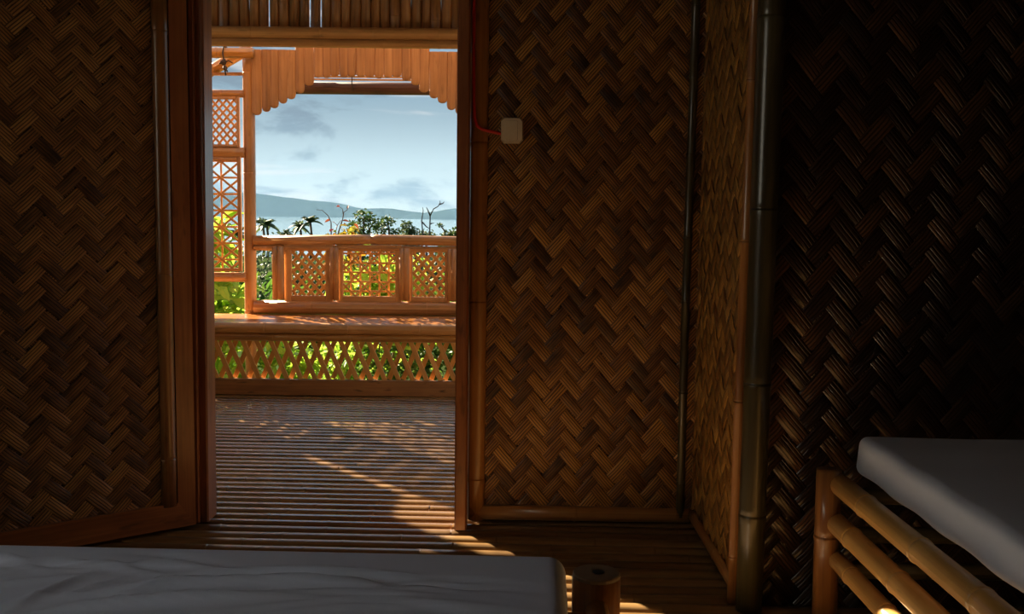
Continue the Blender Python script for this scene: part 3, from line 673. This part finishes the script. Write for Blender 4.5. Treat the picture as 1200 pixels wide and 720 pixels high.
# --- foliage
def leaves(name, pts, size, mat, parent, ratio=.42, up=.6, droop=.25, hang=0, seed=0, jitter=.35):
    """one folded leaf (6 vertices, 4 faces) at each point"""
    r = np.random.default_rng(seed); V = []; F = []
    for p in pts:
        nvec = r.normal(size=3); nvec[2] = abs(nvec[2])*.6+up; nvec /= np.linalg.norm(nvec)
        t = r.normal(size=3); t[2] -= hang; t -= nvec*np.dot(t, nvec); t /= np.linalg.norm(t); b = np.cross(nvec, t)
        s = size*(1+jitter*r.uniform(-1, 1)); w = s*ratio/2; p = np.array(p)
        k = len(V)
        V += [p, p+t*s*.35+b*w+nvec*w*.3, p+t*s*.35-b*w+nvec*w*.3, p+t*s*.38, p+t*s*.75+b*w*.7-nvec*s*droop*.4+nvec*w*.2, p+t*s*.75-b*w*.7-nvec*s*droop*.4+nvec*w*.2, p+t*s*.76-nvec*s*droop*.5, p+t*s-nvec*s*droop]
        F += [(k, k+3, k+1), (k, k+2, k+3), (k+1, k+3, k+6, k+4), (k+3, k+2, k+5, k+6), (k+4, k+6, k+7), (k+6, k+5, k+7)]
    return mesh(name, V, F, mat, parent)
LIME = leaf_mat('lime_leaf', [(0.146, 0.277, 0.022), (0.277, 0.423, 0.037), (0.401, 0.525, 0.074), (0.219, 0.365, 0.037)], .5)
GREEN = leaf_mat('green_leaf', [(0.018, 0.0504, 0.0094), (0.0432, 0.1008, 0.0144), (0.0792, 0.1512, 0.0216), (0.144, 0.2016, 0.036)], .45)
DKGREEN = leaf_mat('tree_leaf', [(0.0137, 0.0338, 0.0101), (0.0281, 0.0598, 0.0158), (0.0518, 0.0871, 0.0238), (0.0792, 0.1109, 0.036)], .35)
GREYG = leaf_mat('grey_green_leaf', [(0.0252, 0.0468, 0.0216), (0.0432, 0.072, 0.0324), (0.072, 0.1008, 0.0468), (0.1008, 0.1224, 0.054)], .35)
CROTON = leaf_mat('croton_leaf', [(0.198, 0.1512, 0.0108), (0.252, 0.18, 0.0144), (0.216, 0.0792, 0.0108), (0.1152, 0.018, 0.0144), (0.1224, 0.162, 0.018), (0.2232, 0.198, 0.0288)], .5)
BARK = flat_mat('bark', (.12, .085, .06), .9, .3, 20, .3, 0)
DEADB = flat_mat('grey_bark', (.08, .07, .07), .9, .3, 20, .3, 0)
def cloud(c, rad, n, r, shell=.5):
    d = r.normal(size=(n, 3)); d /= np.linalg.norm(d, axis=1, keepdims=True); q = (shell+(1-shell)*r.random((n, 1)))
    return np.array(c) + d*q*np.array(rad)
def shrub(name, base, lobes, n, size, mat, label, seed, ratio=.42, hang=0, up=.6):
    r = np.random.default_rng(seed); e = empty(name, base, label, 'shrub')
    pts = np.concatenate([cloud(c, rad, int(n/len(lobes)), r, .35) for c, rad in lobes])
    leaves('foliage', pts, size, mat, e, ratio=ratio, seed=seed, hang=hang, up=up)
    for c, rad in lobes:
        tube('stem', [tuple(base), tuple((np.array(base)*.4+np.array(c)*.6)+r.normal(size=3)*.04), tuple(c)], [.018, .013, .008], BARK, e, n=6)
    return e
g0 = -1.15
shrub('broadleaf_shrub', (-2.35, 8.0, g0), [((-2.6, 8.0, .30), (.35, .35, .50)), ((-2.35, 7.9, .35), (.22, .3, .48)), ((-2.6, 8.3, .6), (.3, .3, .45)), ((-2.35, 8.1, 0), (.3, .3, .5)), ((-2.55, 8.2, 1.0), (.22, .22, .2))], 620, .17, LIME, 'lime green broad-leaved shrub below the tall lattice screen', 21, .45, .8)
shrub('broadleaf_shrub', (-1.15, 8.3, g0), [((-1.25, 8.3, .55), (.32, .3, .36)), ((-.95, 8.4, .55), (.30, .3, .34)), ((-1.1, 8.2, .1), (.5, .35, .4))], 700, .12, LIME, 'bright green shrub behind the middle lattice panel of the railing', 22, .5, .4)
shrub('leafy_shrub', (-1.75, 7.75, g0), [((-1.9, 7.7, -.1), (.4, .25, .42)), ((-1.5, 7.8, -.15), (.4, .25, .40))], 900, .10, LIME, 'low lime leafy shrub under the bench below the post', 23, .4, .3)
shrub('leafy_shrub', (-.75, 7.75, g0), [((-1.0, 7.75, -.15), (.42, .25, .42)), ((-.55, 7.8, -.1), (.42, .25, .42)), ((-.15, 7.8, -.1), (.42, .25, .42))], 1500, .085, GREEN, 'dense small-leaved green shrub seen through the bench lattice', 24, .35, .1)
shrub('leafy_shrub', (-1.3, 9.6, g0), [((-2.1, 9.6, .15), (.7, .4, .5)), ((-1.2, 9.5, .1), (.8, .4, .5)), ((-.4, 9.7, .15), (.8, .4, .5))], 1500, .13, GREEN, 'wide mid-green shrub growing further back behind the railing', 25, .4, .2)
CX = -1.49
cr = empty('croton_plant', (CX, 8.6, g0), 'croton plant with yellow orange and red leaves rising above the railing', 'plant')
r = np.random.default_rng(31)
leaves('foliage', np.concatenate([cloud((CX+.07, 8.6, .98), (.10, .10, .13), 60, r, .1), cloud((CX-.08, 8.6, .93), (.12, .10, .10), 40, r, .2), cloud((CX+.02, 8.6, .75), (.22, .12, .2), 70, r, .2)]), .075, CROTON, cr, ratio=.5, seed=31, hang=.3)
for pts in ([(0, g0), (-.05, .4), (-.085, .95), (-.085, 1.10), (-.11, 1.16), (-.16, 1.205), (-.21, 1.21)], [(0, g0), (0, .5), (-.02, 1.02), (.015, 1.13), (.025, 1.19), (.06, 1.215)], [(.02, 1.17), (.015, 1.22), (-.01, 1.235)], [(-.05, 1.0), (-.03, 1.08), (.0, 1.12)]):
    tube('stem', [(CX+a, 8.6, b) for a, b in pts], [.012, .010, .007, .005, .004, .003, .002][:len(pts)] if pts[0][1] < 0 else .003, DEADB, cr, n=6)
REDL = leaf_mat('red_leaf', [(0.1728, 0.0216, 0.0216), (0.1152, 0.0252, 0.0252), (0.1944, 0.0576, 0.0252)], .4)
leaves('tip_leaves', [(CX+a, 8.6, b) for a, b in ((.06, 1.215), (-.01, 1.235), (-.09, 1.13), (-.08, 1.11), (-.02, 1.08), (.01, 1.12), (-.06, 1.05), (-.10, 1.02), (.03, 1.1))], .055, REDL, cr, ratio=.4, seed=5)
# trees further down the slope
def tree(name, x, y, lobes, n, size, mat, label, seed, bark=None, group=None):
    r = np.random.default_rng(seed); z0 = gz(x, y)-.3; e = empty(name, (x, y, z0), label, 'tree', group)
    pts = np.concatenate([cloud(c, rad, max(20, int(n*rad[0]*rad[2]/sum(q[1][0]*q[1][2] for q in lobes))), r, .45) for c, rad in lobes])
    leaves('foliage', pts, size, mat, e, seed=seed, ratio=.6, droop=.2)
    top = np.mean([c for c, _ in lobes], axis=0)
    tube('trunk', [(x, y, z0), ((x+top[0])/2, y, (z0+top[2])/2), tuple(top)], [.10+.002*y, .07+.0015*y, .03], bark or BARK, e, n=7)
    for c, rad in lobes:
        tube('branch', [tuple((np.array((x, y, z0))*.35+top*.65)), tuple((top*.4+np.array(c)*.6)), tuple(c)], [.05, .035, .015], bark or BARK, e, n=5)
    return e
K = 1/1160.
def L_(px, py, D, rx, rz, ry=None):     # a lobe for a tree standing D metres away, sized in metres
    return ((px, D, py), (rx, ry or rx, rz))
D = 32.
tree('broadleaf_tree', -5.0, D, [L_(-4.80, 1.05, D, .34, .24), L_(-4.5, .82, D, .36, .2), L_(-5.05, .70, D, .36, .24), L_(-4.8, .2, D, .8, .5), L_(-4.9, -.8, D, 1.2, .7)], 3200, .10, DKGREEN, 'rounded dark green tree with the highest crown above the railing', 41)
tree('broadleaf_tree', -4.2, D+3, [L_(-4.42, .85, D+3, .30, .22), L_(-4.65, .60, D+3, .34, .2), L_(-4.0, .45, D+3, .42, .24), L_(-4.3, -.1, D+3, .8, .45), L_(-4.2, -1.1, D+3, 1.2, .7)], 3200, .10, DKGREEN, 'dark green tree with two clumped crowns behind the railing', 42)
tree('broadleaf_tree', -3.0, D, [L_(-3.40, .70, D, .26, .22), L_(-3.1, .45, D, .36, .25), L_(-3.4, .2, D, .5, .35), L_(-2.75, .40, D, .34, .22), L_(-2.9, -.7, D, 1.0, .7)], 3200, .10, GREYG, 'pale grey-green tree below the bare dead tree', 43)
tree('broadleaf_tree', -2.3, D+5, [L_(-2.2, .42, D+5, .28, .20), L_(-1.95, .30, D+5, .4, .3), L_(-2.72, .72, D+5, .14, .09), L_(-2.5, .35, D+5, .2, .15), L_(-2.2, -.5, D+5, .9, .6)], 2400, .10, DKGREEN, 'green tree with a small separate tuft of leaves beside its crown', 44)
tree('broadleaf_tree', -7.2, D-2, [L_(-7.4, -.25, D-2, 1.1, .8), L_(-7.8, -1.2, D-2, 1.3, .9), L_(-6.7, -1.2, D-2, 1.2, .9), L_(-7.2, -2.2, D-2, 1.4, 1.0)], 3400, .14, GREYG, 'grey-green tree filling the gap between post and first lattice panel', 45)
tree('broadleaf_tree', -5.6, 24, [L_(-5.3, -.45, 24, 1.0, .65), L_(-4.2, -.55, 24, 1.0, .7), L_(-4.8, -1.5, 24, 1.5, .9)], 3400, .13, GREYG, 'wide grey-green tree crown behind the lattice railing panels', 46)
tree('broadleaf_tree', -2.2, 27, [L_(-2.6, -.45, 27, .9, .65), L_(-1.4, -.6, 27, 1.2, .8), L_(-2.2, -1.6, 27, 1.5, 1.0)], 3000, .13, GREYG, 'grey-green tree crown behind the lattice panel nearest the door jamb', 47)
tree('broadleaf_tree', -8.0, 26, [L_(-8.0, -.2, 26, .9, .9), L_(-7.8, -1.6, 26, 1.4, 1.2), L_(-9.0, -.9, 26, 1.0, 1.0)], 3000, .14, GREEN, 'mid-green tree showing through the tall lattice screen', 48)
def palm(x, y, top, fr, label, seed):
    r = np.random.default_rng(seed); z0 = gz(x, y)-.5; e = empty('palm_tree', (x, y, z0), label, 'tree', None)
    tube('trunk', [(x, y, z0), (x+.3, y, (z0+top)/2), (x, y, top)], [.28, .2, .16], BARK, e, n=7)
    for k in range(15):
        a = 2*math.pi*k/15+r.uniform(-.15, .15); el = r.uniform(.1, 1.3); V = []; F = []; npt = 9
        for i in range(npt):
            t_ = i/(npt-1); s = fr*t_; rx = s*math.cos(el*(1-.0*t_)); z = fr*(math.sin(el)*t_ - .75*t_*t_*(1.1-.4*math.sin(el)))
            c = np.array([x+rx*math.cos(a), y+rx*math.sin(a), top+z]); sd = np.array([-math.sin(a), math.cos(a), 0])
            w = fr*.17*math.sin(math.pi*min(1, .12+t_*.86))
            V += [c+sd*w-np.array([0, 0, w*.55]), c+np.array([0, 0, .03]), c-sd*w-np.array([0, 0, w*.55])]
        for i in range(npt-1):
            for q in (0, 1): F.append((i*3+q, i*3+q+1, (i+1)*3+q+1, (i+1)*3+q))
        mesh('frond', V, F, GREYG, e)
for x, y, top, fr, lab, sd in ((-39.8, 158, -.9, 2.4, 'first palm tree of the shoreline row, next to the balcony post', 51), (-43.0, 155, -2.4, 2.6, 'palm tree showing through the tall lattice screen', 55), (-36.7, 148, -1.0, 2.5, 'bushy palm tree standing just clear of the balcony post', 56), (-34.2, 150, -2.3, 1.7, 'smallest palm tree in the row of shoreline palms', 52), (-30.4, 149, -.5, 2.5, 'tallest palm tree beside the yellow croton plant', 53), (-32.6, 152, -1.2, 2.2, 'low palm tree leaning against the tallest palm', 54)):
    palm(x, y, top, fr, lab, sd)
dt = empty('dead_tree', (-2.85, 30, gz(0, 30)-.3), 'bare leafless grey tree with forked branches against the sea', 'tree')
bx, by = -2.62, 30.
tube('trunk', [(bx, by, gz(0, 30)-.3), (bx+.05, by, -1), (bx+.0, by, .25)], [.08, .05, .032], DEADB, dt, n=7)
for pts in ([(0, .25), (-.10, .55), (-.14, .95), (-.09, 1.25), (-.11, 1.35)], [(0, .25), (.10, .5), (.12, 1.1), (.22, 1.3), (.36, 1.38), (.42, 1.5), (.40, 1.55)], [(-.12, .9), (.02, .75), (.11, .7)], [(.12, 1.1), (.05, 1.25), (.0, 1.35)], [(.40, 1.44), (.50, 1.47), (.54, 1.52)], [(.12, .85), (.24, .88)]):
    tube('branch', [(bx+a, by, b) for a, b in pts], [.028-.02*i/(len(pts)-1) for i in range(len(pts))], DEADB, dt, n=6)
